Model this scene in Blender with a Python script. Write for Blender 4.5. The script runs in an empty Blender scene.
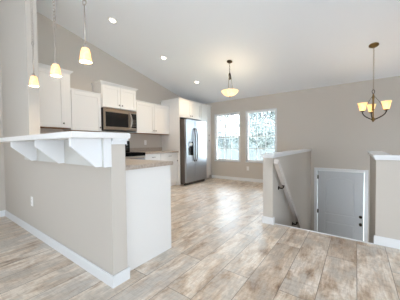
import bpy, bmesh, math, random
from mathutils import Vector, Matrix
random.seed(7)
S = bpy.context.scene
COL = S.collection
rad = math.radians

# ------------------------------------------------------------------ camera
F_PX, YAW, PITCH, ROLL, EYE = 215.743, rad(36.004), rad(-1.561), rad(-0.616), 1.088
fw = Vector((-math.sin(YAW)*math.cos(PITCH), math.cos(YAW)*math.cos(PITCH), math.sin(PITCH)))
rt = Vector((math.cos(YAW), math.sin(YAW), 0)); up = rt.cross(fw)
rt2 = rt*math.cos(ROLL) + up*math.sin(ROLL); up2 = rt2.cross(fw)
cam_d = bpy.data.cameras.new('camera'); cam = bpy.data.objects.new('camera', cam_d); COL.objects.link(cam)
cam_d.sensor_width = 36; cam_d.lens = F_PX/400*36; cam_d.clip_start = 0.05; cam_d.clip_end = 300
m = Matrix((rt2, up2, -fw)).transposed().to_4x4(); m.translation = Vector((0, 0, EYE)); cam.matrix_world = m
S.camera = cam

# ------------------------------------------------------------------ view, sky, daylight
S.view_settings.view_transform = 'Standard'; S.view_settings.look = 'None'
S.view_settings.gamma = 1; S.view_settings.use_curve_mapping = False
S.view_settings.exposure = 0.05
S.cycles.use_denoising = True
S.cycles.max_bounces = 10; S.cycles.diffuse_bounces = 6; S.cycles.transparent_max_bounces = 12
S.cycles.sample_clamp_indirect = 6
w = bpy.data.worlds.new('overcast_sky'); S.world = w; w.use_nodes = True
nt = w.node_tree; bg = nt.nodes['Background']
tc = nt.nodes.new('ShaderNodeTexCoord'); sep = nt.nodes.new('ShaderNodeSeparateXYZ'); rp = nt.nodes.new('ShaderNodeValToRGB')
nt.links.new(tc.outputs['Generated'], sep.inputs[0]); nt.links.new(sep.outputs['Z'], rp.inputs[0]); nt.links.new(rp.outputs[0], bg.inputs[0])
rp.color_ramp.elements[0].color = (.80, .90, 1, 1); rp.color_ramp.elements[1].color = (.70, .84, 1, 1)
bg.inputs[1].default_value = 12.0

def area(name, loc, rot, sx, sy, watts, col, portal=False):
    l = bpy.data.lights.new(name, 'AREA'); l.shape = 'RECTANGLE'; l.size = sx; l.size_y = sy
    l.energy = watts; l.color = col
    o = bpy.data.objects.new(name, l); COL.objects.link(o); o.location = loc; o.rotation_euler = rot
    if portal: l.cycles.is_portal = True
    return o
DAY = (.75, .87, 1.0)
# added area lights before solid walls, then portals at the two back windows
area('added_daylight_rear', (1.5, -4.2, 1.35), (rad(108), 0, 0), 3.4, 1.9, 165, DAY)  # added soft light standing in for unseen windows; the rear wall is solid
area('added_daylight_right', (3.45, -0.6, 1.45), (rad(120), 0, rad(90)), 3.4, 2.1, 258, DAY)  # added stand-in for an unseen window; no opening in the right wall
area('added_fill_left', (-4.38, -1.9, 1.40), (rad(106), 0, rad(-90)), 2.2, 1.7, 75, DAY)  # added fill to brighten the left floor and ceiling; the left wall is solid
area('added_fill_stairwell', (1.27, 3.9, -.1), (rad(90), 0, rad(90)), 1.3, 1.1, 6, DAY).data.spread = rad(110)  # added fill for the stair wall; the stairwell wall has no window
area('daylight_left_window', (-3.16, 5.86, 1.29), (rad(-90), 0, 0), .84, 1.44, 0, DAY, True)
area('daylight_right_window', (-2.14, 5.86, 1.29), (rad(-90), 0, 0), .84, 1.44, 0, DAY, True)

# ------------------------------------------------------------------ materials
def rgb(r, g, b):
    f = lambda c: (c/255/12.92) if c <= 10.3 else ((c/255+.055)/1.055)**2.4
    return (f(r), f(g), f(b), 1)
def mat(name, col, rough=.5, metal=0, spec=.5, bump=None, emit=None, mottle=None):
    m = bpy.data.materials.new(name); m.use_nodes = True; t = m.node_tree; b = t.nodes['Principled BSDF']
    b.inputs['Base Color'].default_value = col; b.inputs['Roughness'].default_value = rough
    b.inputs['Metallic'].default_value = metal; b.inputs['Specular IOR Level'].default_value = spec
    if emit: b.inputs['Emission Color'].default_value = emit[0]; b.inputs['Emission Strength'].default_value = emit[1]
    if bump:
        tc = t.nodes.new('ShaderNodeTexCoord'); n = t.nodes.new('ShaderNodeTexNoise'); n.inputs['Scale'].default_value = bump[0]; n.inputs['Detail'].default_value = 4
        bp = t.nodes.new('ShaderNodeBump'); bp.inputs['Strength'].default_value = bump[1]; bp.inputs['Distance'].default_value = .002
        t.links.new(tc.outputs['Object'], n.inputs['Vector']); t.links.new(n.outputs['Fac'], bp.inputs['Height']); t.links.new(bp.outputs[0], b.inputs['Normal'])
    if mottle:
        tc = t.nodes.new('ShaderNodeTexCoord'); mp = t.nodes.new('ShaderNodeMapping'); mp.inputs['Scale'].default_value = mottle[2]
        n = t.nodes.new('ShaderNodeTexNoise'); n.inputs['Scale'].default_value = mottle[1]; n.inputs['Detail'].default_value = 6
        r = t.nodes.new('ShaderNodeValToRGB'); r.color_ramp.elements[0].position = .3; r.color_ramp.elements[1].position = .7
        r.color_ramp.elements[0].color = col; r.color_ramp.elements[1].color = mottle[0]
        t.links.new(tc.outputs['Object'], mp.inputs[0]); t.links.new(mp.outputs[0], n.inputs['Vector']); t.links.new(n.outputs['Fac'], r.inputs[0]); t.links.new(r.outputs[0], b.inputs['Base Color'])
    return m
M = {}
M['paint'] = mat('greige_wall_paint', rgb(200, 193, 184), .75, spec=.3, bump=(180, .15))
M['ceil'] = mat('white_ceiling_paint', rgb(242, 245, 249), .85, spec=.2, bump=(120, .25))
M['trim'] = mat('white_trim_paint', rgb(228, 229, 230), .38)
M['cab'] = mat('white_cabinet_paint', rgb(232, 230, 227), .36)
M['vinyl'] = mat('white_window_vinyl', rgb(247, 248, 249), .3)
M['door'] = mat('grey_door_paint', rgb(198, 200, 202), .42)
M['steel'] = mat('stainless_steel', rgb(180, 183, 188), .36, 1, mottle=(rgb(168, 172, 178), 6, (1, 1, 40)))
M['warmsteel'] = mat('brushed_steel_trim', rgb(166, 152, 138), .3, 1)
M['greyside'] = mat('dark_grey_appliance_side', rgb(92, 83, 76), .5)
M['black'] = mat('black_gloss', rgb(18, 18, 19), .12)
M['ceramic'] = mat('black_ceramic_cooktop', rgb(14, 14, 15), .75, spec=.02)
M['blackmat'] = mat('black_plastic', rgb(26, 26, 27), .4)
M['nickel'] = mat('brushed_nickel', rgb(176, 170, 162), .32, 1)
M['knobmetal'] = mat('dark_nickel', rgb(112, 106, 100), .35, 1)
M['bronze'] = mat('dark_bronze', rgb(62, 52, 44), .38, .8)
M['brass'] = mat('aged_brass', rgb(132, 108, 70), .33, 1)
M['chain'] = mat('pale_nickel_chain', rgb(190, 181, 173), .34, 1)
M['counter'] = mat('beige_laminate', rgb(186, 173, 160), .34, mottle=(rgb(158, 144, 131), 45, (1, 1, 1)))
M['under'] = mat('unfinished_wood_underside', rgb(176, 128, 76), .6, mottle=(rgb(150, 104, 58), 8, (1, 12, 1)))
M['plastic'] = mat('white_plastic', rgb(244, 243, 240), .35)
M['slot'] = mat('dark_slot', rgb(40, 38, 36), .6)
M['grass'] = mat('pale_lawn', rgb(196, 204, 178), .9, mottle=(rgb(215, 218, 200), .6, (1, 1, 1)))
M['leaf'] = mat('pale_green_leaves', rgb(104, 109, 107), .7, mottle=(rgb(126, 129, 128), 1.2, (1, 1, 1)))
M['leaf2'] = mat('grey_green_leaves', rgb(104, 109, 107), .7, mottle=(rgb(124, 127, 126), 1.2, (1, 1, 1)))
M['hill'] = mat('hazy_woodland', rgb(66, 73, 74), .9, mottle=(rgb(84, 89, 90), .5, (1, 1, 1)))
M['bark'] = mat('grey_bark', rgb(104, 102, 102), .9)
M['siding'] = mat('pale_blue_siding', rgb(110, 116, 124), .7)
M['roof'] = mat('grey_roof_shingles', rgb(72, 80, 90), .8)
M['fence'] = mat('weathered_fence_boards', rgb(106, 108, 110), .85)
M['landing'] = mat('brown_entry_tile', rgb(128, 110, 94), .5, mottle=(rgb(150, 132, 114), 5, (1, 1, 1)))
M['apron'] = mat('off_white_apron_paint', rgb(208, 208, 204), .5)
M['rail'] = mat('off_white_rail_paint', rgb(208, 200, 193), .4)
M['stairs'] = mat('beige_stair_carpet', rgb(140, 126, 110), .95)
M['screen'] = mat('window_dark', rgb(60, 68, 78), .2)

def shade_mat(name, col, strength, trans):
    m = bpy.data.materials.new(name); m.use_nodes = True; t = m.node_tree; t.nodes.clear()
    o = t.nodes.new('ShaderNodeOutputMaterial'); d = t.nodes.new('ShaderNodeBsdfDiffuse'); tr = t.nodes.new('ShaderNodeBsdfTranslucent')
    g = t.nodes.new('ShaderNodeBsdfGlossy'); e = t.nodes.new('ShaderNodeEmission'); a = t.nodes.new('ShaderNodeAddShader')
    tc = t.nodes.new('ShaderNodeTexCoord'); n = t.nodes.new('ShaderNodeTexNoise'); n.inputs['Scale'].default_value = 16; n.inputs['Detail'].default_value = 3; n.inputs['Distortion'].default_value = 1.2
    r = t.nodes.new('ShaderNodeValToRGB'); r.color_ramp.elements[0].position = .35; r.color_ramp.elements[1].position = .65
    r.color_ramp.elements[0].color = (col[0], col[1]*.9, col[2]*.72, 1); r.color_ramp.elements[1].color = (*col, 1)
    m1 = t.nodes.new('ShaderNodeMixShader'); m1.inputs[0].default_value = trans; m2 = t.nodes.new('ShaderNodeMixShader'); m2.inputs[0].default_value = .05
    g.inputs['Roughness'].default_value = .15; e.inputs['Strength'].default_value = strength
    L = t.links.new
    L(tc.outputs['Object'], n.inputs['Vector']); L(n.outputs['Fac'], r.inputs[0])
    for k in (d, tr, e): L(r.outputs[0], k.inputs['Color'])
    L(d.outputs[0], m1.inputs[1]); L(tr.outputs[0], m1.inputs[2]); L(m1.outputs[0], m2.inputs[1]); L(g.outputs[0], m2.inputs[2])
    L(m2.outputs[0], a.inputs[0]); L(e.outputs[0], a.inputs[1]); L(a.outputs[0], o.inputs['Surface'])
    return m
M['shade'] = shade_mat('lit_alabaster_shade', (1.0, .84, .55), .42, .5)
M['bowl'] = shade_mat('lit_alabaster_bowl', (1.0, .88, .66), .42, .5)
M['bulb'] = mat('lit_bulb', (1, 1, 1, 1), .4, emit=((1, .86, .62, 1), 4.0))
M['lens'] = mat('lit_downlight_lens', (1, 1, 1, 1), .4, emit=((1, .90, .76, 1), 6.0))

def glass_mat():
    m = bpy.data.materials.new('window_glass'); m.use_nodes = True; t = m.node_tree; t.nodes.clear()
    o = t.nodes.new('ShaderNodeOutputMaterial'); a = t.nodes.new('ShaderNodeBsdfTransparent'); g = t.nodes.new('ShaderNodeBsdfGlossy')
    f = t.nodes.new('ShaderNodeFresnel'); f.inputs[0].default_value = 1.45; x = t.nodes.new('ShaderNodeMixShader')
    a.inputs[0].default_value = (.95, .97, .97, 1); g.inputs['Roughness'].default_value = .02
    t.links.new(f.outputs[0], x.inputs[0]); t.links.new(a.outputs[0], x.inputs[1]); t.links.new(g.outputs[0], x.inputs[2]); t.links.new(x.outputs[0], o.inputs[0])
    return m
M['glass'] = glass_mat()

def floor_mat():
    m = bpy.data.materials.new('distressed_plank_vinyl'); m.use_nodes = True; t = m.node_tree; b = t.nodes['Principled BSDF']; L = t.links.new; N = t.nodes.new
    tc = N('ShaderNodeTexCoord'); sp = N('ShaderNodeSeparateXYZ'); cb = N('ShaderNodeCombineXYZ'); ad = N('ShaderNodeMath'); ad.operation = 'ADD'; ad.inputs[1].default_value = -.245 + .236*40
    ay = N('ShaderNodeMath'); ay.operation = 'ADD'; ay.inputs[1].default_value = 20.35
    L(tc.outputs['Object'], sp.inputs[0]); L(sp.outputs['X'], ad.inputs[0]); L(sp.outputs['Y'], ay.inputs[0]); L(ay.outputs[0], cb.inputs['X']); L(ad.outputs[0], cb.inputs['Y'])
    br = N('ShaderNodeTexBrick'); br.offset = .37; br.inputs['Scale'].default_value = 1; br.inputs['Brick Width'].default_value = 1.22; br.inputs['Row Height'].default_value = .236
    br.inputs['Mortar Size'].default_value = .0022; br.inputs['Mortar Smooth'].default_value = .2; br.inputs['Bias'].default_value = 0
    br.inputs['Color1'].default_value = (0, 0, 0, 1); br.inputs['Color2'].default_value = (1, 1, 1, 1); br.inputs['Mortar'].default_value = (.5, .5, .5, 1)
    L(cb.outputs[0], br.inputs['Vector'])
    # every plank reads its own piece of the pattern
    wn = N('ShaderNodeVectorMath'); wn.operation = 'SCALE'; wn.inputs['Scale'].default_value = 37.0; L(br.outputs['Color'], wn.inputs[0])
    va = N('ShaderNodeVectorMath'); va.operation = 'ADD'; L(cb.outputs[0], va.inputs[0]); L(wn.outputs[0], va.inputs[1])
    def noise(sx, sy, scale, detail, rough=.55, dist=0):
        mp = N('ShaderNodeMapping'); mp.inputs['Scale'].default_value = (sx, sy, 1); L(va.outputs[0], mp.inputs[0])
        n = N('ShaderNodeTexNoise'); n.inputs['Scale'].default_value = scale; n.inputs['Detail'].default_value = detail; n.inputs['Roughness'].default_value = rough; n.inputs['Distortion'].default_value = dist
        L(mp.outputs[0], n.inputs['Vector']); return n
    def ramp(src, stops):
        r = N('ShaderNodeValToRGB'); e = r.color_ramp.elements
        e[0].position, e[0].color = stops[0]; e[1].position, e[1].color = stops[-1]
        for p, c in stops[1:-1]: k = e.new(p); k.color = c
        L(src, r.inputs[0]); return r
    def mix(fac, a, b_, mode='MIX'):
        x = N('ShaderNodeMix'); x.data_type = 'RGBA'; x.blend_type = mode
        if isinstance(fac, float): x.inputs[0].default_value = fac
        else: L(fac, x.inputs[0])
        L(a, x.inputs[6]); 
        if isinstance(b_, tuple): x.inputs[7].default_value = b_
        else: L(b_, x.inputs[7])
        return x.outputs[2]
    n1 = noise(1, 2.6, 2.9, 8, .66, .2)
    base = ramp(n1.outputs['Fac'], [(.29, rgb(124, 102, 84)), (.39, rgb(182, 159, 137)), (.49, rgb(220, 204, 186)), (.58, rgb(242, 234, 224)), (.70, rgb(204, 182, 160))])
    n2 = noise(1, 2.2, 2.8, 7, .66, .3)
    greym = ramp(n2.outputs['Fac'], [(.46, (0, 0, 0, 1)), (.60, (1, 1, 1, 1))])
    c = mix(greym.outputs[0], base.outputs[0], rgb(206, 199, 190))
    per = ramp(br.outputs['Color'], [(0, rgb(214, 202, 190)), (.35, rgb(246, 240, 232)), (.7, rgb(255, 253, 250)), (1, rgb(236, 232, 228))])
    c = mix(.8, c, per.outputs[0], 'MULTIPLY')
    n3 = noise(1.6, 14, 5, 7, .75, .1)
    fine = ramp(n3.outputs['Fac'], [(.34, rgb(160, 148, 138)), (.54, (1, 1, 1, 1))])
    c = mix(.38, c, fine.outputs[0], 'MULTIPLY')
    n4 = noise(14, 2, 4, 6, .75, .1)
    saw = ramp(n4.outputs['Fac'], [(.34, rgb(178, 168, 158)), (.52, (1, 1, 1, 1))])
    c = mix(.3, c, saw.outputs[0], 'MULTIPLY')
    c = mix(br.outputs['Fac'], c, rgb(112, 99, 88))
    L(c, b.inputs['Base Color'])
    b.inputs['Roughness'].default_value = .34; b.inputs['Specular IOR Level'].default_value = .8
    rr = ramp(n1.outputs['Fac'], [(.3, (.30, .30, .30, 1)), (.7, (.40, .40, .40, 1))]); L(rr.outputs[0], b.inputs['Roughness'])
    bp = N('ShaderNodeBump'); bp.inputs['Strength'].default_value = .25; bp.inputs['Distance'].default_value = .0015
    inv = N('ShaderNodeMath'); inv.operation = 'SUBTRACT'; inv.inputs[0].default_value = 1; L(br.outputs['Fac'], inv.inputs[1]); L(inv.outputs[0], bp.inputs['Height']); L(bp.outputs[0], b.inputs['Normal'])
    return m
M['floor'] = floor_mat()

# ------------------------------------------------------------------ mesh helpers
def new(): return bmesh.new()
def box(b, x0, x1, y0, y1, z0, z1, bev=0):
    r = bmesh.ops.create_cube(b, size=1)
    for v in r['verts']:
        v.co = Vector((x0+(v.co.x+.5)*(x1-x0), y0+(v.co.y+.5)*(y1-y0), z0+(v.co.z+.5)*(z1-z0)))
    if bev > 0:
        es = list({e for v in r['verts'] for e in v.link_edges})
        bmesh.ops.bevel(b, geom=es, offset=bev, segments=2, affect='EDGES', profile=.6)
    return b
def prism(b, pts, axis, a0, a1):
    """polygon pts in the two other axes (order yz, xz or xy) extruded along axis"""
    def mk(p, a):
        return {'x': (a, p[0], p[1]), 'y': (p[0], a, p[1]), 'z': (p[0], p[1], a)}[axis]
    v0 = [b.verts.new(mk(p, a0)) for p in pts]; v1 = [b.verts.new(mk(p, a1)) for p in pts]
    n = len(pts); fs = [b.faces.new(v0), b.faces.new(v1[::-1])]
    for i in range(n): fs.append(b.faces.new((v0[i], v1[i], v1[(i+1) % n], v0[(i+1) % n])))
    bmesh.ops.recalc_face_normals(b, faces=fs); return b
def lathe(b, prof, c=(0, 0, 0), seg=28, closed=False):
    rings = []
    for r, z in prof:
        rings.append([b.verts.new((c[0]+r*math.cos(2*math.pi*i/seg), c[1]+r*math.sin(2*math.pi*i/seg), c[2]+z)) for i in range(seg)])
    fs = []
    for k in range(len(rings)-1 if not closed else len(rings)):
        A, B = rings[k], rings[(k+1) % len(rings)]
        for i in range(seg): fs.append(b.faces.new((A[i], A[(i+1) % seg], B[(i+1) % seg], B[i])))
    if not closed:
        if prof[0][0] > 1e-6: fs.append(b.faces.new(rings[0][::-1]))
        if prof[-1][0] > 1e-6: fs.append(b.faces.new(rings[-1]))
    bmesh.ops.recalc_face_normals(b, faces=fs)
    for f in fs: f.smooth = True
    return b
def tube(b, pts, r, seg=10, caps=True, flat=None):
    pts = [Vector(p) for p in pts]; rs = r if isinstance(r, (list, tuple)) else [r]*len(pts)
    rings = []; prev = None
    for i, p in enumerate(pts):
        d = (pts[min(i+1, len(pts)-1)]-pts[max(i-1, 0)]).normalized()
        if prev is None: n = d.orthogonal().normalized()
        else: n = (prev-d*prev.dot(d)).normalized()
        prev = n; bn = d.cross(n)
        rings.append([b.verts.new(p+(n*math.cos(2*math.pi*k/seg)+bn*math.sin(2*math.pi*k/seg))*rs[i]) for k in range(seg)])
    fs = []
    for A, B in zip(rings, rings[1:]):
        for k in range(seg): fs.append(b.faces.new((A[k], A[(k+1) % seg], B[(k+1) % seg], B[k])))
    if caps: fs += [b.faces.new(rings[0][::-1]), b.faces.new(rings[-1])]
    bmesh.ops.recalc_face_normals(b, faces=fs)
    for f in fs: f.smooth = True
    return b
def torus(b, c, R, r, rot, seg=14, s2=6):
    c = Vector(c); rings = []
    for i in range(seg):
        a = 2*math.pi*i/seg; d = Vector((math.cos(a), 0, math.sin(a)*1.45))
        rings.append([b.verts.new(c+rot@(d*R+(d.normalized()*math.cos(2*math.pi*k/s2)+Vector((0, 1, 0))*math.sin(2*math.pi*k/s2))*r)) for k in range(s2)])
    for i in range(seg):
        A, B = rings[i], rings[(i+1) % seg]
        for k in range(s2):
            f = b.faces.new((A[k], A[(k+1) % s2], B[(k+1) % s2], B[k])); f.smooth = True
    return b
def bez(p0, p1, p2, p3, n=14):
    p0, p1, p2, p3 = map(Vector, (p0, p1, p2, p3)); o = []
    for i in range(n+1):
        t = i/n; o.append(p0*(1-t)**3+p1*3*t*(1-t)**2+p2*3*t*t*(1-t)+p3*t**3)
    return o
def wloc(o):
    v = Vector((0, 0, 0))
    while o: v += o.location; o = o.parent
    return v
def obj(name, b, material, parent=None):
    """bmesh in world coordinates -> one mesh object (child of parent)"""
    me = bpy.data.meshes.new(name)
    if parent is not None:
        off = wloc(parent); bmesh.ops.translate(b, verts=b.verts, vec=-off)
    bmesh.ops.recalc_face_normals(b, faces=b.faces)
    b.to_mesh(me); b.free()
    for mm in (material if isinstance(material, (list, tuple)) else [material]): me.materials.append(M[mm])
    o = bpy.data.objects.new(name, me); COL.objects.link(o); o.parent = parent
    return o
def thing(name, label, cat, loc=(0, 0, 0), group=None):
    o = bpy.data.objects.new(name, None); o.empty_display_size = .1; COL.objects.link(o); o.location = loc
    o['label'] = label; o['category'] = cat
    if group: o['group'] = group
    return o
def tag(o, label, cat, group=None):
    o['label'] = label; o['category'] = cat
    if group: o['group'] = group
    return o
def struct(name, b, material, parent=None, label=None, cat=None):
    o = obj(name, b, material, parent)
    if parent is None: o['kind'] = 'structure'
    if label: o['label'] = label
    if cat: o['category'] = cat
    return o
def sthing(name, label, cat, loc):
    o = thing(name, label, cat, loc); o['kind'] = 'structure'; return o

# ------------------------------------------------------------------ measured room (metres, eye over the origin)
XL, YB, ZB, SL, YR = -4.44, 5.827, 2.398, .223, -.30      # left wall, back wall, its height, ceiling slope, ridge
XR, YN = 3.5, -4.25
def zc(y): return ZB+SL*(YB-y) if y >= YR else ZB+SL*(YB-YR)-SL*(YR-y)
YH, XE = .919, -1.50            # half wall under the bar: face and end
XS, YS = -.904, 2.885           # stair wall: stair side face and near end
XD, YD = .168, 2.946            # right half wall: stair side face and front face
ZLAND = -1.60

b = new(); box(b, XL-.12, XR+.12, YN-.12, 2.92, -.22, 0); box(b, XL-.12, XS-.10, 2.92, YB+.14, -.22, 0)
struct('floor', b, 'floor', label='grey and beige distressed wood plank floor', cat='floor')
b = new(); box(b, XS-.13, 1.42, 2.6, YB+.14, ZLAND-.2, ZLAND); struct('floor_landing', b, 'landing', label='lower entry landing floor in front of the grey door', cat='floor')
b = new(); prism(b, [(YN-.12, zc(YN-.12)), (YR, zc(YR)), (YB+.14, zc(YB+.14)), (YB+.14, zc(YB+.14)+.2), (YR, zc(YR)+.2), (YN-.12, zc(YN-.12)+.2)], 'x', XL-.12, XR+.12)
struct('ceiling', b, 'ceil', label='white vaulted ceiling sloping down to the window wall', cat='ceiling')

def side_poly(y0, y1, z0):
    p = [(y0, z0), (y1, z0), (y1, zc(y1))]
    if y0 < YR < y1: p.append((YR, zc(YR)))
    p.append((y0, zc(y0))); return p
b = new(); prism(b, side_poly(YN, YB, 0), 'x', XL-.12, XL); struct('wall_left', b, 'paint', label='greige wall behind the kitchen cabinets', cat='wall')
# back wall with two window openings, running down to the landing
W1, W2, WZ0, WZ1 = (-3.645, -2.78), (-2.588, -1.722), .565, 2.012
b = new()
xs = [XL-.12, W1[0], W1[1], W2[0], W2[1], XS-.10]
for x0, x1, z0, z1 in ((xs[0], xs[1], -.2, ZB), (xs[2], xs[3], -.2, ZB), (xs[4], xs[5], -.2, ZB), (W1[0], W1[1], -.2, WZ0), (W1[0], W1[1], WZ1, ZB), (W2[0], W2[1], -.2, WZ0), (W2[0], W2[1], WZ1, ZB)):
    box(b, x0, x1, YB, YB+.14, z0, z1)
DX0, DX1, DTOP = -.775, .155, .445   # door opening
for x0, x1, z0, z1 in ((xs[5], DX0, ZLAND, ZB), (DX1, 1.42, ZLAND, ZB), (DX0, DX1, DTOP, ZB)):
    box(b, x0, x1, YB, YB+.14, z0, z1)
bmesh.ops.remove_doubles(b, verts=b.verts, dist=1e-4)
struct('wall_back', b, 'paint', label='greige back wall holding two windows and the grey entry door', cat='wall')
b = new(); prism(b, side_poly(2.93, YB, ZLAND), 'x', 1.30, 1.42); struct('wall_stairwell', b, 'paint', label='greige wall on the right of the stairwell', cat='wall')
b = new(); prism(b, [(1.42, 0), (XR, 0), (XR, zc(2.93)), (1.42, zc(2.93))], 'y', 2.93, 3.05); struct('wall_right_back', b, 'paint', label='greige wall right of the stairwell facing the living room', cat='wall')
b = new()
for y0, y1 in ((YN, 2.93),): prism(b, side_poly(y0, y1, 0), 'x', XR, XR+.12)

struct('wall_right', b, 'paint', label='greige living room wall on the right', cat='wall')
b = new(); zr = zc(YN)
box(b, XL-.12, XR+.12, YN-.12, YN, 0, zr)
struct('wall_rear', b, 'paint', label='greige wall behind the viewer', cat='wall')

# wall stub left of the bar and the half wall under the bar
b = new(); prism(b, [(XL, 0), (-3.26, 0), (-3.26, 1), (-3.26, zc(YH+.058)-.002), (XL, zc(YH+.058)-.002)], 'y', YH, YH+.115)
struct('wall_kitchen', b, 'paint', label='tall greige wall end left of the breakfast bar', cat='wall')
b = new(); box(b, -3.26, XE, YH, YH+.126, 0, 1.138); struct('wall_bar', b, 'paint', label='greige half wall carrying the white breakfast bar', cat='wall')
# half walls round the stairs
b = new(); box(b, XS-.13, XS, YS, YB, ZLAND, .896); struct('wall_stair', b, 'paint', label='greige half wall beside the stairs with a handrail', cat='wall')
b = new(); prism(b, [(XD, YD), (1.30, YD), (1.30, YD+.12), (XD+.12, YD+.12), (XD+.12, 4.25), (XD, 4.25)], 'z', 0, .90)
prism(b, [(XD, YD+.01), (XD+.12, YD+.01), (XD+.12, 4.25), (XD, 4.25)], 'z', ZLAND, 0)
struct('wall_entry', b, 'paint', label='greige half wall at the right edge guarding the stairwell', cat='wall')

# wall caps
def cap(name, poly0, poly1, ztop, label):
    b = new(); prism(b, poly0, 'z', ztop-.022, ztop); prism(b, poly1, 'z', ztop-.05, ztop-.022)
    bmesh.ops.bevel(b, geom=[e for e in b.edges if all(abs(v.co.z-ztop) < 1e-5 for v in e.verts)], offset=.006, segments=2, affect='EDGES')
    struct(name, b, 'trim', label=label, cat='trim')
def rect(x0, x1, y0, y1, o): return [(x0-o, y0-o), (x1+o, y0-o), (x1+o, y1), (x0-o, y1)]
cap('trim_1', rect(XS-.13, XS, YS, YB, .026), rect(XS-.13, XS, YS, YB, .012), .944, 'white cap along the top of the stair half wall')
def ell(o): return [(XD-o, YD-o), (1.30, YD-o), (1.30, YD+.12+o), (XD+.12+o, YD+.12+o), (XD+.12+o, 4.25+o), (XD-o, 4.25+o)]
cap('trim_2', ell(.026), ell(.012), .952, 'white cap along the top of the right half wall')

# baseboards
BH = .092
def baseboard(name, boxes, label):
    b = new()
    for (x0, x1, y0, y1) in boxes:
        box(b, x0, x1, y0, y1, 0, BH-.012)
        sx, sy = x1-x0, y1-y0
        if sx < sy: box(b, x0+.003, x1-.003, y0+.003, y1-.003, BH-.012, BH)
        else: box(b, x0+.003, x1-.003, y0+.003, y1-.003, BH-.012, BH)
    struct(name, b, 'trim', label=label, cat='baseboard')
T = .014
baseboard('baseboard_left', [(XL, XL+T, YN, YH)], 'white baseboard on the far left wall')
baseboard('baseboard_bar', [(XL+T, XE+T, YH-T, YH), (XE, XE+T, YH, YH+.140)], 'white baseboard along the foot of the bar half wall')
baseboard('baseboard_back', [(-3.765, XS-.13, YB-T, YB)], 'white baseboard under the two windows')
baseboard('baseboard_stair', [(XS-.13-T, XS+T, YS-T, YS), (XS-.13-T, XS-.13, YS, YB-T), (XS, XS+T, YS, 2.93)], 'white baseboard round the end of the stair half wall')
baseboard('baseboard_entry', [(XD-T, 1.30, YD-T-.002, YD-.002)], 'white baseboard along the foot of the right half wall')
b = new(); box(b, XS+T, XD-T, 2.915, 2.945, -.05, .004, .004); struct('trim_3', b, 'trim', label='pale nosing strip along the top stair edge', cat='trim')

# staircase going down to the landing
b = new(); pts = [(2.945, -.01)]
y, z = 2.945, -.01
for k in range(8):
    z = -.2*(k+1) if k < 7 else ZLAND
    pts.append((y, z))
    if k < 7: y += .222; pts.append((y, z))
pts += [(2.945, ZLAND)]
prism(b, pts, 'x', XS, XD); o = struct('staircase', b, 'stairs', label='short staircase going down to the grey entry door', cat='staircase')

# ------------------------------------------------------------------ windows
def window(name, xa, xb, label):
    r = sthing(name, label, 'window', ((xa+xb)/2, YB, WZ0))
    z0, z1 = WZ0, WZ1; y0 = YB+.018
    b = new(); f = .026   # outer vinyl frame
    for q in ((xa, xa+f, z0, z1), (xb-f, xb, z0, z1), (xa+f, xb-f, z1-f, z1), (xa+f, xb-f, z0, z0+f)): box(b, q[0], q[1], y0, y0+.085, q[2], q[3], .004)
    obj('window_frame', b, 'vinyl', r)
    b = new(); rv = .012   # white jamb lining in the wall opening
    for q in ((xa-.012, xa, z0-.012, z1+.012), (xb, xb+.012, z0-.012, z1+.012), (xa, xb, z1, z1+.012)): box(b, q[0], q[1], YB-.004, YB+.14, q[2], q[3])
    obj('jamb', b, 'trim', r)
    b = new(); box(b, xa-.014, xb+.014, YB-.02, YB+.12, z0-.02, z0, .005); obj('sill', b, 'trim', r)
    zm = 1.283
    for nm, za, zb_, yy in (('sash', z0+f, zm+.02, y0+.006), ('sash', zm-.02, z1-f, y0+.044)):
        b = new(); s = .028; xa2, xb2 = xa+f, xb-f
        for q in ((xa2, xa2+s, za, zb_), (xb2-s, xb2, za, zb_), (xa2+s, xb2-s, za, za+s), (xa2+s, xb2-s, zb_-s, zb_)): box(b, q[0], q[1], yy, yy+.034, q[2], q[3], .003)
        sh = obj(nm, b, 'vinyl', r)
        b = new(); gx0, gx1, gz0, gz1 = xa2+s, xb2-s, za+s, zb_-s
        for k in (1, 2): x = gx0+(gx1-gx0)*k/3; box(b, x-.008, x+.008, yy+.012, yy+.022, gz0, gz1)
        zz = (gz0+gz1)/2; box(b, gx0, gx1, yy+.0125, yy+.0215, zz-.008, zz+.008)
        obj('muntin', b, 'vinyl', sh)
        b = new(); box(b, gx0-.003, gx1+.003, yy+.0155, yy+.0185, gz0-.003, gz1+.003); obj('pane', b, 'glass', sh)
    b = new(); box(b, (xa+xb)/2-.03, (xa+xb)/2+.03, y0-.008, y0+.006, zm-.004, zm+.016, .003); obj('latch', b, 'vinyl', r)
window('window_1', W1[0], W1[1], 'left white double hung window beside the pantry')
window('window_2', W2[0], W2[1], 'right white double hung window nearer the stair half wall')

# ------------------------------------------------------------------ entry door on the landing
r = sthing('door_1', 'grey two panel entry door with arched top panel below the stairs', 'door', ((DX0+DX1)/2, YB, ZLAND))
b = new(); cw = .062
for q in ((DX0-cw+.012, DX0+.012, ZLAND, DTOP-.012+cw), (DX1-.012, DX1-.012+cw, ZLAND, DTOP-.012+cw), (DX0+.012, DX1-.012, DTOP-.012, DTOP-.012+cw)): box(b, q[0], q[1], YB-.016, YB, q[2], q[3], .004)
c = obj('casing', b, 'trim', r)
b = new()
for q in ((DX0, DX0+.016, ZLAND, DTOP), (DX1-.016, DX1, ZLAND, DTOP), (DX0+.016, DX1-.016, DTOP-.016, DTOP)): box(b, q[0], q[1], YB+.0, YB+.14, q[2], q[3])
obj('jamb', b, 'trim', r)
sx0, sx1, sz1 = DX0+.021, DX1-.021, DTOP-.022; yf = YB+.012
b = new(); box(b, sx0, sx1, yf+.008, yf+.044, ZLAND+.01, sz1)
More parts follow.
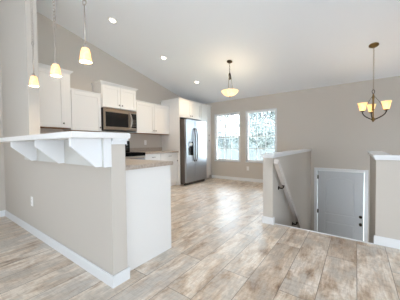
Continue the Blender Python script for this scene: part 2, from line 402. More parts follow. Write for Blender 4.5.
# stiles and rails of the face, the upper panel with an arched head
px0, px1 = sx0+.155, sx1-.155
box(b, sx0, px0, yf, yf+.009, ZLAND+.01, sz1, .002); box(b, px1, sx1, yf, yf+.009, ZLAND+.01, sz1, .002)
box(b, px0, px1, yf, yf+.009, ZLAND+.01, ZLAND+.26, .002); box(b, px0, px1, yf, yf+.009, -.75, -.575, .002)
arch = [(px0, sz1), (px0, .235)]+[(px0+(px1-px0)*k/16, .235+.085*math.sin(math.pi*k/16)**.8) for k in range(1, 16)]+[(px1, .235), (px1, sz1)]
prism(b, arch, 'y', yf, yf+.009)
slab = obj('door_slab', b, 'door', r)
def panel(z0, z1, arched):
    i = .028; b = new(); o = 0
    p = [(px0+i, z0+i), (px1-i, z0+i)]
    if arched: p += [(px1-i, z1-i)]+[(px1-i-(px1-px0-2*i)*k/16, z1-i+.08*math.sin(math.pi*k/16)**.8) for k in range(1, 16)]+[(px0+i, z1-i)]
    else: p += [(px1-i, z1-i), (px0+i, z1-i)]
    prism(b, p, 'y', yf+.001, yf+.012)
    front = [f for f in b.faces if f.normal.y < -.9 or all(abs(v.co.y-(yf+.001)) < 1e-6 for v in f.verts)]
    bmesh.ops.bevel(b, geom=[e for f in front for e in f.edges], offset=.006, segments=1, affect='EDGES')
    obj('raised_panel', b, 'door', slab)
panel(-.575, .235, True); panel(ZLAND+.26, -.75, False)
for nm, z in (('deadbolt', -.547), ('door_knob', -.712)):
    b = new(); x = .079
    for (rr, y0, y1) in ((.031, 0, .008), (.012, .008, .032)) if nm == 'door_knob' else ((.031, 0, .012), (.022, .012, .02)):
        tube(b, [(x, yf-y0, z), (x, yf-y1, z)], rr, 18)
    if nm == 'door_knob': tube(b, [(x, yf-.03, z), (x, yf-.036, z), (x, yf-.046, z), (x, yf-.058, z), (x, yf-.064, z)], [.013, .024, .029, .025, .012], 18)
    else: box(b, x-.005, x+.005, yf-.034, yf-.018, z-.016, z+.016, .002)
    obj(nm, b, 'bronze', r)
for z in (.272, -.548, -1.37):
    b = new(); tube(b, [(sx0-.004, yf-.006, z-.045), (sx0-.004, yf-.006, z+.045)], .008, 10); box(b, sx0-.004, sx0+.022, yf-.003, yf, z-.045, z+.045); obj('hinge', b, 'bronze', r)

# ------------------------------------------------------------------ breakfast bar
ZBAR = 1.18
b = new(); prism(b, [(-3.60, .628), (-1.458, .628), (-1.458, YH+.15), (-3.255, YH+.15), (-3.255, YH-.003), (-3.60, YH-.003)], 'z', ZBAR-.042, ZBAR)
bmesh.ops.bevel(b, geom=[e for e in b.edges], offset=.004, segments=2, affect='EDGES')
tag(obj('breakfast_bar', b, 'cab'), 'long white breakfast bar top on the half wall', 'countertop')
b = new(); z0, z1 = .925, ZBAR-.042
box(b, -3.255, XE, YH-.058, YH-.0005, z0, z1, .002)
struct('trim_4', b, 'apron', label='painted apron board under the bar top', cat='trim')
b = new(); box(b, XE+.0003, XE+.012, YH-.059, YH-.0003, z0-.001, z1-.001, .002); struct('trim_6', b, 'trim', label='white end board of the apron under the bar top', cat='trim')
b = new(); box(b, XE+.0005, XE+.02, YH-.0, YH+.13, z1-.045, z1, .002); box(b, XE+.0005, XE+.032, YH-.0, YH+.135, z1-.018, z1, .002)
struct('trim_5', b, 'trim', label='white moulding block under the near end of the bar top', cat='trim')
for x, lab in ((-2.84, 'white triangular bracket under the bar, nearest the tall wall'), (-2.15, 'white triangular bracket under the middle of the bar'), (-1.52, 'white triangular bracket under the near end of the bar, beside the wall corner')):
    b = new(); ye = YH-.0585; x0, x1 = x-.022, x
    prism(b, [(.645, z1-.001), (.645, 1.082), (.815, .928), (ye, .928), (ye, z1-.001)], 'x', x0, x1)
    bmesh.ops.bevel(b, geom=list(b.edges), offset=.002, segments=1, affect='EDGES')
    r = obj('bar_bracket', b, 'trim'); tag(r, lab, 'bracket', 'brackets under the breakfast bar')

# ------------------------------------------------------------------ kitchen cabinets (fronts face +X)
def knob(parent, x, y, z, mtl='knobmetal'):
    b = new(); tube(b, [(x, y, z), (x+.012, y, z), (x+.014, y, z), (x+.022, y, z), (x+.026, y, z)], [.006, .006, .014, .015, .009], 14); return obj('knob', b, mtl, parent)
def shaker(name, xf, y0, y1, z0, z1, parent, rail=.058):
    """framed door whose face is at xf+.02, back at xf"""
    b = new()
    box(b, xf+.001, xf+.012, y0+.004, y1-.004, z0+.004, z1-.004)
    for q in ((y0, y0+rail, z0, z1), (y1-rail, y1, z0, z1), (y0+rail, y1-rail, z0, z0+rail), (y0+rail, y1-rail, z1-rail, z1)):
        box(b, xf+.001, xf+.021, q[0], q[1], q[2], q[3], .0025)
    return obj(name, b, 'cab', parent)
def crown(parent, xf, y0, y1, z, h=.05, o=.035, left=True, right=True):
    b = new(); n = 4
    for k in range(n):
        q = o*((k+1)/n)**1.3; za, zb_ = z+h*k/n, z+h*(k+1)/n
        box(b, XL+.004, xf+q, y0-(q if left else 0), y1+(q if right else 0), za, zb_)
    return obj('crown_molding', b, 'cab', parent)
XU = -4.13
def upper(label, y0, y1, z0, z1, doors, kn, xf=XU, cr=None, under=True, stile=0):
    r = thing('wall_cabinet', label, 'cabinet', ((XL+xf)/2, (y0+y1)/2, z0), 'white upper kitchen cabinets')
    b = new(); box(b, XL+.003, xf, y0, y1, z0+.004, z1)
    obj('carcass', b, 'cab', r)
    if under:
        b = new(); box(b, XL+.003, xf-.004, y0+.002, y1-.002, z0, z0+.0038); obj('bottom_panel', b, 'under', r)
    n = doors; g = .007; wd = (y1-y0-.016-stile)/n
    for k in range(n):
        a = y0+.008+k*wd; d = shaker('cabinet_door', xf, a+g/2, a+wd-g/2, z0+.008, z1-.012, r)
        ky = (a+wd-.035 if k == 0 else a+.035) if n == 2 else a+wd-.035
        knob(d, xf+.021, ky, z0+.075 if kn is None else kn)
    if cr: crown(r, xf, y0, y1, z1, *cr)
    return r
ZU, ZT, ZM = 1.36, 2.315, 2.085
upper('tall white wall cabinet nearest the wall end, behind the pendants', 1.045, 1.77, ZU+.035, ZT+.03, 1, None, cr=(.055, .04, False, True), xf=XU+.02, stile=.09)
upper('lower white wall cabinet left of the microwave', 1.772, 2.342, ZU, ZM-.004, 1, None, cr=(.03, .018, False, False))
upper('short white wall cabinet directly above the microwave', 2.344, 3.172, 1.852, ZT-.005, 2, None, cr=(.055, .04, True, True), xf=XU+.02, under=False)
upper('white two door wall cabinet between microwave and refrigerator', 3.174, 4.272, ZU, ZM+.008, 2, None, cr=(.03, .018, False, False))
# refrigerator surround
r = upper('white cabinet bridging over the top of the refrigerator', 4.294, 5.262, 1.80, 2.285, 2, None, xf=-3.79, under=False)
b = new(); box(b, XL+.003, -3.768, 4.274, 4.292, 0, 2.285, .002); obj('side_panel', b, 'cab', r)
b = new(); box(b, XL+.003, -3.758, 4.264, 5.262, 2.286, 2.308, .003); obj('top_trim', b, 'cab', r)
r = thing('pantry_cabinet', 'tall white pantry cabinet between refrigerator and left window', 'cabinet', (-4.1, 5.53, 0))
b = new(); box(b, XL+.003, -3.79, 5.264, YB-.004, .10, 2.285); box(b, XL+.003, -3.86, 5.266, YB-.006, 0, .10); obj('carcass', b, 'cab', r)
d = shaker('cabinet_door', -3.79, 5.275, 5.70, .11, 1.25, r); knob(d, -3.769, 5.665, 1.19)
d = shaker('cabinet_door', -3.79, 5.275, 5.70, 1.256, 2.272, r); knob(d, -3.769, 5.665, 1.365)
b = new(); box(b, XL+.003, -3.758, 5.264, YB-.004, 2.286, 2.308, .003); obj('top_trim', b, 'cab', r)

def pull(parent, x, y, z, L=.1):
    b = new(); tube(b, [(x, y-L/2+.01, z), (x+.026, y-L/2+.01, z)], .004, 8); tube(b, [(x, y+L/2-.01, z), (x+.026, y+L/2-.01, z)], .004, 8); tube(b, [(x+.026, y-L/2, z), (x+.026, y+L/2, z)], .0055, 10)
    return obj('pull', b, 'knobmetal', parent)
XBASE = -3.85
def base_cab(label, y0, y1, nd):
    r = thing('base_cabinet', label, 'cabinet', ((XL+XBASE)/2, (y0+y1)/2, 0), 'white base cabinets along the back run')
    b = new(); box(b, XL+.003, XBASE, y0, y1, .10, .874); box(b, XL+.003, XBASE-.07, y0, y1, 0, .10); obj('carcass', b, 'cab', r)
    b = new(); box(b, XBASE+.001, XBASE+.021, y0+.006, y1-.006, .725, .862, .003); d = obj('drawer', b, 'cab', r); pull(d, XBASE+.02, (y0+y1)/2, .795)
    d = shaker('cabinet_door', XBASE, y0+.006, y1-.006, .11, .715, r); knob(d, XBASE+.021, y1-.04, .66)
base_cab('white base cabinet with a drawer next to the range', 3.178, 3.655, 1)
base_cab('white base cabinet with a drawer next to the refrigerator panel', 3.657, 4.270, 1)
b = new(); box(b, XL+.003, -3.80, 3.172, 4.272, .875, .914, .004); box(b, XL+.003, XL+.022, 3.172, 4.272, .914, 1.014, .002)
tag(obj('kitchen_countertop', b, 'counter'), 'short beige laminate countertop with backsplash between range and refrigerator', 'countertop')

# peninsula
r = thing('peninsula_cabinet', 'white panelled peninsula cabinet behind the bar half wall', 'cabinet', (-2.7, 1.33, 0))
b = new(); box(b, XL+.005, XE-.09, YH+.129, 1.60, .10, .874); box(b, XL+.005, XE-.09, YH+.129, 1.53, 0, .10); box(b, XL+.005, XBASE, 1.60, 2.33, .1, .874); obj('carcass', b, 'cab', r)
b = new(); box(b, XE-.088, XE-.068, YH+.128, 1.63, .002, .875, .002); obj('end_panel', b, 'cab', r)
b = new(); prism(b, [(XL+.003, YH+.129), (XE-.043, YH+.129), (XE-.043, 1.65), (-3.80, 1.65), (-3.80, 2.335), (XL+.003, 2.335)], 'z', .876, .914)
bmesh.ops.bevel(b, geom=[e for e in b.edges], offset=.004, segments=2, affect='EDGES')
tag(obj('peninsula_countertop', b, 'counter'), 'beige laminate countertop on the white peninsula behind the bar', 'countertop')

# ------------------------------------------------------------------ range
RY0, RY1 = 2.345, 3.165
r = thing('range', 'black and stainless electric range under the microwave', 'range', (-4.12, (RY0+RY1)/2, 0))
b = new(); box(b, XL+.02, -3.84, RY0, RY1, .06, .895, .003); box(b, XL+.06, -3.90, RY0+.03, RY1-.03, 0, .06); obj('body', b, 'blackmat', r)
b = new(); box(b, XL+.02, -3.80, RY0, RY1, .896, .918, .004); ck = obj('cooktop', b, 'ceramic', r)
for (x, y, q) in ((-4.0, RY0+.2, .1), (-4.0, RY1-.2, .085), (-4.22, RY0+.2, .085), (-4.22, RY1-.2, .1)):
    b = new(); lathe(b, [(q, 0), (q, .0012), (q-.006, .0012), (q-.006, 0)], (x, y, .9182), 28, True); obj('burner_ring', b, 'greyside', ck)
b = new(); box(b, XL+.012, XL+.085, RY0, RY1, .92, 1.185, .01); bg_ = obj('control_panel', b, 'black', r)
for y in (RY0+.09, RY0+.17, RY1-.17, RY1-.09):
    b = new(); tube(b, [(XL+.085, y, 1.09), (XL+.108, y, 1.09)], [.021, .017], 16); obj('control_knob', b, 'steel', bg_)
b = new(); box(b, XL+.085, XL+.087, (RY0+RY1)/2-.09, (RY0+RY1)/2+.09, 1.06, 1.12); obj('clock_display', b, 'blackmat', bg_)
b = new(); box(b, -3.839, -3.80, RY0+.004, RY1-.004, .80, .846, .004); obj('front_rail', b, 'chain', r)
b = new(); box(b, -3.839, -3.80, RY0+.002, RY1-.002, .847, .895, .003); obj('front_panel', b, 'ceramic', r)
b = new(); box(b, -3.839, -3.805, RY0+.006, RY1-.006, .23, .79, .004); d = obj('oven_door', b, 'steel', r)
b = new(); box(b, -3.806, -3.803, RY0+.11, RY1-.11, .34, .66); obj('oven_window', b, 'black', d)
b = new(); tube(b, [(-3.80, RY0+.07, .745), (-3.755, RY0+.07, .745)], .008, 8); tube(b, [(-3.80, RY1-.07, .745), (-3.755, RY1-.07, .745)], .008, 8); tube(b, [(-3.755, RY0+.05, .745), (-3.755, RY1-.05, .745)], .011, 12); obj('handle', b, 'steel', d)
b = new(); box(b, -3.839, -3.81, RY0+.006, RY1-.006, .07, .22, .004); obj('storage_drawer', b, 'steel', r)

# ------------------------------------------------------------------ microwave
MX, MY0, MY1, MZ0, MZ1 = -4.065, 2.352, 3.15, 1.392, 1.838
r = thing('microwave', 'stainless over the range microwave with black glass door', 'microwave', (-4.25, (MY0+MY1)/2, MZ0))
b = new(); box(b, XL+.004, MX-.012, MY0, MY1, MZ0, MZ1, .003); obj('body', b, 'blackmat', r)
b = new(); ys = MY1-.165
for q in ((MY0, MY0+.045, MZ0+.012, MZ1), (ys-.055, ys, MZ0+.012, MZ1), (MY0+.045, ys-.055, MZ0+.012, MZ0+.075), (MY0+.045, ys-.055, MZ1-.075, MZ1)):
    box(b, MX-.0115, MX, q[0], q[1], q[2], q[3], .003)
d = obj('door', b, 'warmsteel', r)
b = new(); box(b, MX-.0115, MX-.004, MY0+.044, ys-.054, MZ0+.074, MZ1-.074); obj('door_window', b, 'black', d)
b = new(); hy = ys-.02
tube(b, bez((MX-.002, hy, MZ0+.05), (MX+.07, hy+.02, MZ0+.13), (MX+.07, hy+.02, MZ1-.13), (MX-.002, hy, MZ1-.05), 18), .014, 12); obj('handle', b, 'chain', d)
for q in ((MZ0+.012, MZ0+.07), (MZ1-.06, MZ1)): b = new(); box(b, MX-.0115, MX, ys+.003, MY1, q[0], q[1], .003); obj('control_trim', b, 'warmsteel', r)
b = new(); box(b, MX-.0115, MX-.003, ys+.003, MY1, MZ0+.07, MZ1-.06, .002); f = obj('control_panel', b, 'black', r)
b = new()
for i in range(3):
    for k in range(5): box(b, MX-.003, MX-.001, ys+.03+i*.04, ys+.055+i*.04, MZ0+.10+k*.035, MZ0+.12+k*.035)
obj('keypad', b, 'greyside', f)
b = new()
for k in range(14): y = MY0+.06+k*.05; box(b, MX-.02, MX+.001, y, y+.03, MZ1-.018, MZ1-.010)
obj('vent_grille', b, 'blackmat', r)

# ------------------------------------------------------------------ refrigerator
FX, FY0, FY1, FZ = -3.577, 4.322, 5.242, 1.745
r = thing('refrigerator', 'stainless side by side refrigerator with black dispenser and grey side', 'refrigerator', (-3.97, (FY0+FY1)/2, 0))
b = new(); box(b, XL+.03, FX-.065, FY0, FY1, .03, FZ-.005, .004); obj('body', b, 'greyside', r)
b = new(); box(b, FX-.12, FX-.066, FY0+.01, FY1-.01, .005, .075); obj('kick_grille', b, 'blackmat', r)
for y in (FY0+.05, FY1-.05): b = new(); tube(b, [(FX-.1, y, 0), (FX-.1, y, .03)], .02, 12); obj('foot', b, 'blackmat', r)
ysp = 4.70
b = new()
# freezer door built round the dispenser recess
dy0, dy1, dz0, dz1 = 4.405, 4.615, .79, 1.16
for q in ((FY0, dy0, .08, FZ), (dy1, ysp-.004, .08, FZ), (dy0, dy1, .08, dz0), (dy0, dy1, dz1, FZ)): box(b, FX-.06, FX, q[0], q[1], q[2], q[3], 0)
box(b, FX-.06, FX-.045, dy0, dy1, dz0, dz1)
bmesh.ops.remove_doubles(b, verts=b.verts, dist=1e-5)
d1 = obj('freezer_door', b, 'steel', r)
b = new(); box(b, FX-.044, FX-.04, dy0, dy1, dz0, dz1); box(b, FX-.044, FX+.003, dy0, dy0+.012, dz0, dz1); box(b, FX-.044, FX+.003, dy1-.012, dy1, dz0, dz1); box(b, FX-.044, FX+.003, dy0+.012, dy1-.012, dz1-.13, dz1); box(b, FX-.044, FX+.003, dy0+.012, dy1-.012, dz0, dz0+.02)
dp = obj('dispenser', b, 'black', d1)
b = new(); box(b, FX+.003, FX+.0045, dy0+.04, dy1-.04, dz1-.10, dz1-.05); obj('display', b, 'plastic', dp)
b = new(); box(b, FX-.035, FX-.02, (dy0+dy1)/2-.03, (dy0+dy1)/2+.03, dz0+.09, dz0+.2, .004); obj('paddle', b, 'greyside', dp)
b = new(); box(b, FX-.06, FX, ysp+.004, FY1, .08, FZ, .006); d2 = obj('refrigerator_door', b, 'steel', r)
for d, y in ((d1, ysp-.045), (d2, ysp+.045)):
    b = new(); tube(b, bez((FX, y, .62), (FX+.075, y, .72), (FX+.075, y, 1.42), (FX, y, 1.52), 20), .013, 12); obj('handle', b, 'greyside', d)
for y in (FY0+.05, FY1-.05): b = new(); box(b, FX-.14, FX-.02, y-.03, y+.03, FZ-.004, FZ+.016, .004); obj('hinge_cover', b, 'blackmat', r)

# ------------------------------------------------------------------ handrail
r = thing('handrail', 'white stair handrail on bronze brackets along the stair half wall', 'handrail', (XS+.075, 2.80, .86))
p0, p1 = Vector((XS+.075, 2.795, .855)), Vector((XS+.075, 4.45, -.665))
d = (p1-p0).normalized(); n = Vector((0, -d.z, d.y)) if d.y > 0 else Vector((0, d.z, -d.y))
b = new(); prof = [(-.026, -.034), (.026, -.034), (.026, .010), (.032, .018), (.029, .030), (.014, .038), (-.014, .038), (-.029, .030), (-.032, .018), (-.026, .010)]
A = [b.verts.new(p0+Vector((1, 0, 0))*a+n*c) for a, c in prof]; B = [b.verts.new(p1+Vector((1, 0, 0))*a+n*c) for a, c in prof]
b.faces.new(A); b.faces.new(B[::-1])
for i in range(len(prof)): b.faces.new((A[i], B[i], B[(i+1) % len(prof)], A[(i+1) % len(prof)]))
obj('rail', b, 'rail', r)
for t in (.21, .72):
    q = p0.lerp(p1, t); b = new()
    tube(b, [(XS+.0005, q.y, q.z-.085), (XS+.009, q.y, q.z-.085)], .028, 16)
    tube(b, bez((XS+.005, q.y, q.z-.085), (XS+.06, q.y, q.z-.095), (XS+.075, q.y, q.z-.085), (XS+.075, q.y, q.z-.042), 10), .009, 10)
    box(b, XS+.06, XS+.09, q.y-.03, q.y+.03, q.z-.048, q.z-.040)
    obj('bracket', b, 'bronze', r)

# ------------------------------------------------------------------ outlets
def outlet(label, loc, face):
    r = thing('wall_outlet', label, 'outlet', loc, 'white wall outlets')
    def bx(u0, u1, d0, d1, z0, z1, bev=0):
        b = new(); x, y, z = loc
        if face == 'y': box(b, x+u0, x+u1, y-d1, y-d0, z+z0, z+z1, bev)
        else: box(b, x+d0, x+d1, y+u0, y+u1, z+z0, z+z1, bev)
        return b
    obj('cover_plate', bx(-.036, .036, .0005, .006, -.058, .058, .003), 'plastic', r)
    for zz in (-.02, .02):
        s = obj('socket', bx(-.016, .016, .005, .008, zz-.014, zz+.014, .002), 'plastic', r)
        b = bx(-.008, -.005, .007, .0085, zz-.004, zz+.006); x, y, z = loc
        if face == 'y': box(b, x+.005, x+.008, y-.0085, y-.007, z+zz-.004, z+zz+.006)
        else: box(b, x+.007, x+.0085, y+.005, y+.008, z+zz-.004, z+zz+.006)
        obj('slot', b, 'slot', s)
outlet('white outlet low on the half wall under the bar', (-3.235, YH, .405), 'y')
outlet('white outlet low on the back wall below the right window', (-2.537, YB, .372), 'y')
outlet('white outlet on the kitchen wall above the countertop backsplash', (XL, 3.70, 1.145), 'x')

# ------------------------------------------------------------------ lamps
def bulb_light(parent, loc, watts, radius=.03, col=(1, .80, .55)):
    l = bpy.data.lights.new('bulb_glow', 'POINT'); l.energy = watts; l.shadow_soft_size = radius; l.color = col
    o = bpy.data.objects.new('bulb_glow', l); COL.objects.link(o); o.parent = parent; o.location = Vector(loc)-wloc(parent); return o
SLOPE = math.atan(SL)
def sloped_disc(b, prof, x, y, seg=28):
    """lathe profile pressed against the sloping ceiling at (x, y); profile z is measured down from it"""
    tmp = bmesh.new(); lathe(tmp, [(r_, -z_) for r_, z_ in prof], (0, 0, 0), seg)
    mt = Matrix.Translation((x, y, zc(y)))@Matrix.Rotation(-SLOPE, 4, 'X')
    bmesh.ops.transform(tmp, matrix=mt, verts=tmp.verts)
    me = bpy.data.meshes.new('tmp'); tmp.to_mesh(me); tmp.free(); b.from_mesh(me); bpy.data.meshes.remove(me); return b

def copy_tree(o, parent=None):
    c = o.copy(); COL.objects.link(c); c.parent = parent
    for ch in list(o.children): copy_tree(ch, c)
    return c
PY, PZ = .80, 1.668
def make_pendant(x, label):
    r = thing('pendant_light', label, 'pendant light', (x, PY, PZ), 'glass pendants over the breakfast bar')
    zt = zc(PY)
    b = new(); sloped_disc(b, [(.06, .001), (.06, .014), (.03, .026), (.008, .032)], x, PY); obj('canopy', b, 'chain', r)
    b = new(); z = zt-.03; k = 0
    while z > PZ+.47:
        torus(b, (x, PY, z-.016), .0115, .0032, Matrix.Rotation(rad(90*(k % 2)+20), 3, 'Z'), 10, 5); z -= .027; k += 1
    obj('chain', b, 'chain', r)
    b = new(); torus(b, (x, PY, PZ+.455), .016, .004, Matrix.Rotation(rad(20), 3, 'Z'), 14, 6); tube(b, [(x, PY, PZ+.435), (x, PY, PZ+.14)], .0055, 10)
    obj('rod', b, 'chain', r)
    b = new(); lathe(b, [(.007, .152), (.012, .150), (.017, .142), (.022, .128), (.021, .122), (.006, .120)], (x, PY, PZ), 20); obj('cap', b, 'chain', r)
    out = [(.016, .127), (.023, .123), (.0285, .109), (.0325, .088), (.036, .064), (.039, .042), (.041, .026)]
    b = new(); lathe(b, out+[(q-.003, zz) for q, zz in out[::-1]], (x, PY, PZ), 32, True); obj('lamp_shade', b, 'shade', r)
    b = new(); lathe(b, [(.008, .115), (.011, .108), (.018, .09), (.020, .077), (.017, .064), (.010, .056), (.001, .054)], (x, PY, PZ), 18); obj('bulb', b, 'bulb', r)
    bulb_light(r, (x, PY, PZ+.042), 9.0, .016)
    return r
p = make_pendant(-2.655, 'leftmost glass pendant, hanging against the tall wall end')
for x, lab in ((-2.122, 'middle glass pendant of three over the bar'), (-1.602, 'rightmost glass pendant, highest in view over the bar end')):
    q = copy_tree(p); q.location.x = x; q['label'] = lab

# bowl pendant in the dining area
BX, BY = -2.148, 4.035
r = thing('bowl_pendant', 'alabaster bowl pendant hanging in front of the windows', 'pendant light', (BX, BY, 2.06))
b = new(); sloped_disc(b, [(.058, .001), (.058, .011), (.038, .026), (.012, .034)], BX, BY); obj('canopy', b, 'bronze', r)
b = new(); z = zc(BY)-.04; k = 0
while z > 2.56: torus(b, (BX, BY, z-.018), .012, .0034, Matrix.Rotation(rad(90*(k % 2)), 3, 'Z'), 10, 5); z -= .030; k += 1
obj('chain', b, 'bronze', r)
b = new(); lathe(b, [(.006, 2.56), (.022, 2.545), (.026, 2.50), (.020, 2.47), (.028, 2.44), (.01, 2.42)], (BX, BY, 0), 18); obj('hub', b, 'bronze', r)
for k in range(3):
    a = rad(30+120*k); c_, s_ = math.cos(a), math.sin(a); b = new()
    tube(b, bez((BX+.018*c_, BY+.018*s_, 2.52), (BX+.035*c_, BY+.035*s_, 2.42), (BX+.055*c_, BY+.055*s_, 2.34), (BX+.06*c_, BY+.06*s_, 2.10), 12), .0085, 8); obj('support_rod', b, 'nickel', r)
b = new(); out = [(.001, 2.078), (.045, 2.081), (.085, 2.094), (.125, 2.118), (.155, 2.148), (.172, 2.174), (.178, 2.186)]
lathe(b, out+[(q-.004, z+.004) for q, z in out[:0:-1]]+[(.001, 2.084)], (BX, BY, 0), 40); obj('glass_bowl', b, 'bowl', r)
b = new(); lathe(b, [(.001, 2.056), (.010, 2.061), (.014, 2.069), (.018, 2.077)], (BX, BY, 0), 16); obj('finial', b, 'nickel', r)
for k in range(3):
    a = rad(90+120*k); b = new(); lathe(b, [(.001, 2.112), (.02, 2.12), (.024, 2.135), (.018, 2.155), (.010, 2.17)], (BX+.075*math.cos(a), BY+.075*math.sin(a), 0), 14); obj('bulb', b, 'bulb', r)
bulb_light(r, (BX, BY, 2.2), 7, .06)

# chandelier over the stairwell
CX, CY = .215, 4.57
r = thing('chandelier', 'three light bronze chandelier with square glass shades over the stairwell', 'chandelier', (CX, CY, 1.44))
b = new(); sloped_disc(b, [(.068, .001), (.068, .012), (.045, .03), (.012, .038)], CX, CY); obj('canopy', b, 'brass', r)
b = new(); z = zc(CY)-.035; k = 0
while z > 1.955: torus(b, (CX, CY, z-.014), .0085, .0024, Matrix.Rotation(rad(90*(k % 2)), 3, 'Z'), 10, 5); z -= .0235; k += 1
obj('chain', b, 'brass', r)
b = new(); torus(b, (CX, CY, 1.92), .022, .005, Matrix.Rotation(YAW, 3, 'Z'), 18, 8); obj('hanging_ring', b, 'bronze', r)
b = new(); lathe(b, [(.004, 1.885), (.012, 1.88), (.014, 1.84), (.020, 1.825), (.013, 1.80), (.013, 1.64), (.018, 1.625), (.010, 1.60), (.010, 1.50), (.022, 1.485), (.028, 1.467), (.022, 1.448), (.010, 1.438), (.012, 1.43), (.001, 1.42)], (CX, CY, 0), 18); obj('center_stem', b, 'brass', r)
for k in range(3):
    a = YAW+rad(-38.7-21.8+120*k)
    c_, s_ = math.cos(a), math.sin(a); R_ = .175
    P = lambda q, z: (CX+q*c_, CY+q*s_, z)
    b = new(); tube(b, bez(P(.012, 1.462), P(.07, 1.48), P(R_, 1.52), P(R_, 1.588), 16), .0085, 9)
    tube(b, bez(P(.008, 1.86), P(.04, 1.80), P(.10, 1.74), P(R_-.03, 1.60), 14), .003, 8)
    lathe(b, [(.006, 1.585), (.022, 1.59), (.030, 1.60), (.030, 1.606), (.008, 1.608)], P(R_, 0)[:2]+(0,), 16); arm = obj('arm', b, 'bronze', r)
    b = new(); n_ = 24; prof = [(.030, 1.604), (.038, 1.614), (.046, 1.655), (.053, 1.70), (.066, 1.735), (.063, 1.735), (.050, 1.70), (.043, 1.655), (.035, 1.617), (.027, 1.608)]
    lathe(b, prof, P(R_, 0)[:2]+(0,), 28, True)
    cx_, cy_ = P(R_, 0)[:2]
    for v in b.verts:   # rounded square flare
        dx, dy = v.co.x-cx_, v.co.y-cy_; th = math.atan2(dy, dx)-a; t = max(0, (v.co.z-1.63)/.10)
        f_ = 1+.10*t*(abs(math.sin(2*th))-.5); v.co.x, v.co.y = cx_+dx*f_, cy_+dy*f_
    sh = obj('lamp_shade', b, 'shade', r)
    b = new(); lathe(b, [(.010, 1.61), (.014, 1.62), (.022, 1.64), (.024, 1.655), (.016, 1.67), (.001, 1.677)], (cx_, cy_, 0), 14); obj('bulb', b, 'bulb', sh)
    bulb_light(r, (cx_, cy_, 1.69), 2.5, .016)

# recessed downlights
for (x, y), lab in (((-3.385, 2.165), 'round recessed ceiling light nearest the pendants'), ((-3.37, 3.345), 'round recessed ceiling light in the middle of the row of three'), ((-3.355, 4.51), 'round recessed ceiling light nearest the refrigerator corner')):
    r = thing('recessed_light', lab, 'ceiling light', (x, y, zc(y)), 'recessed lights along the kitchen ceiling')
    b = new(); sloped_disc(b, [(.082, .0005), (.082, .005), (.076, .008), (.053, .008), (.051, .003)], x, y, 32); obj('trim_ring', b, 'plastic', r)
    b = new(); sloped_disc(b, [(.050, .0005), (.048, .0065)], x, y, 28); obj('lens', b, 'lens', r)
    l = bpy.data.lights.new('downlight_glow', 'SPOT'); l.energy = 36; l.spot_size = rad(125); l.spot_blend = .7; l.shadow_soft_size = .05; l.color = (1, .76, .50)
    o = bpy.data.objects.new('downlight_glow', l); COL.objects.link(o); o.parent = r; o.location = (0, 0, -.03)

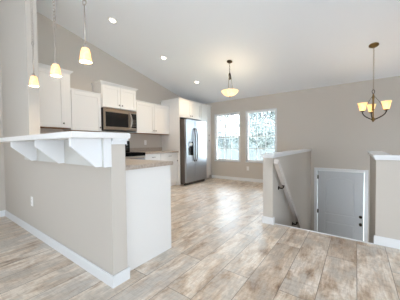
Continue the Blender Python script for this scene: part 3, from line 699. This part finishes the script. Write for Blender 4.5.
# ------------------------------------------------------------------ outdoors, seen through the windows
b = new(); bmesh.ops.create_grid(b, x_segments=24, y_segments=24, size=60)
for v in b.verts: v.co = Vector((v.co.x-8, v.co.y+66.1, -1.75+.25*math.sin(v.co.x*.13)*math.cos(v.co.y*.11)-.25))
g = struct('ground_lawn', b, 'grass', label='pale lawn outside the windows', cat='lawn')
def tree(label, x, y, h, rad_, mtl, n):
    r = thing('tree', label, 'tree', (x, y, -1.9), 'trees seen through the windows')
    z0 = -1.9; b = new(); rnd = random.Random(int(x*31+y*7))
    tube(b, [(x, y, z0-.2), (x+.05, y, z0+h*.3), (x-.04, y+.05, z0+h*.6), (x, y, z0+h*.85)], [.16, .13, .08, .03], 8)
    for k in range(9):
        a = rnd.uniform(0, 6.28); zz = z0+h*rnd.uniform(.28, .7); L_ = rad_*rnd.uniform(.5, .9)
        tube(b, bez((x, y, zz), (x+.3*L_*math.cos(a), y+.3*L_*math.sin(a), zz+.1*L_), (x+.7*L_*math.cos(a), y+.7*L_*math.sin(a), zz+.5*L_), (x+L_*math.cos(a), y+L_*math.sin(a), zz+.9*L_), 5), [.05, .045, .04, .03, .025, .015], 5)
    obj('trunk', b, 'bark', r)
    b = new()
    cl = [(rnd.uniform(0, 6.28), rnd.uniform(.1, .85)*rad_, rnd.uniform(.3, 1.0)) for _ in range(34)]
    for _ in range(n):
        a, q, t = rnd.choice(cl); q *= (1.15-abs(t-.55)); c = Vector((x+q*math.cos(a), y+q*math.sin(a), z0+h*t))+Vector((rnd.gauss(0, 1), rnd.gauss(0, 1), rnd.gauss(0, 1)))*rad_*.13
        u = Vector((rnd.gauss(0, 1), rnd.gauss(0, 1), rnd.gauss(0, 1))).normalized(); v = u.orthogonal().normalized(); s = rnd.uniform(.07, .14)
        b.faces.new([b.verts.new(c+u*s), b.verts.new(c+v*s*.5), b.verts.new(c-u*s), b.verts.new(c-v*s*.5)])
    obj('foliage', b, mtl, r)
tree('pale leafy tree seen through the upper right window', -6.5, 17.5, 7.8, 2.5, 'leaf2', 9500)
tree('thin pale tree seen through the upper left window', -12.3, 22.0, 8.2, 2.4, 'leaf', 5200)
tree('grey green tree seen at the edge between both windows', -9.6, 30.0, 9.0, 2.2, 'leaf', 4200)
# distant wooded rise behind the gardens
b = new(); rnd = random.Random(3); nx, ny = 70, 14; vs = []
for j in range(ny):
    row = []
    for i in range(nx):
        x = -62+i*1.0; y = 48+j*1.6
        h = 7.6*math.exp(-((x+14)/9.0)**2)+3.6*math.exp(-((x+34)/12.0)**2)
        h = (h*math.sin(math.pi*min(1, (j+.0)/6)/2)+rnd.uniform(-.55, .55)*min(1, j/2))
        row.append(b.verts.new((x+rnd.uniform(-.25, .25), y+rnd.uniform(-.4, .4), -2.6+max(0, h))))
    vs.append(row)
for j in range(ny-1):
    for i in range(nx-1): b.faces.new((vs[j][i], vs[j][i+1], vs[j+1][i+1], vs[j+1][i]))
struct('hills', b, 'hill', label='pale wooded rise far beyond the windows', cat='hill')
# neighbour house and fence
r = thing('neighbour_house', 'pale blue sided house seen low through the left window', 'house', (-24, 34, -2))
b = new(); box(b, -29, -18.5, 33, 39, -2.2, .9); obj('house_wall', b, 'siding', r)
b = new(); prism(b, [(32.5, .9), (36, 2.6), (39.5, .9)], 'x', -29.4, -18.1); obj('roof', b, 'roof', r)
for x in (-26.5, -23.6, -20.6): b = new(); box(b, x-.5, x+.5, 32.95, 33.02, -1.0, .2); obj('house_window', b, 'screen', r)
r = thing('garden_fence', 'blue grey board fence seen through the lower right window', 'fence', (-9, 27, -2))
b = new()
for k in range(75): x = -16+k*.16; box(b, x, x+.145, 27, 27.03, -2.05, .55+.0*k)
obj('fence_boards', b, 'fence', r)
b = new()
for z in (-1.2, .1): box(b, -16, -4, 27.03, 27.08, z, z+.1)
obj('fence_rail', b, 'fence', r)
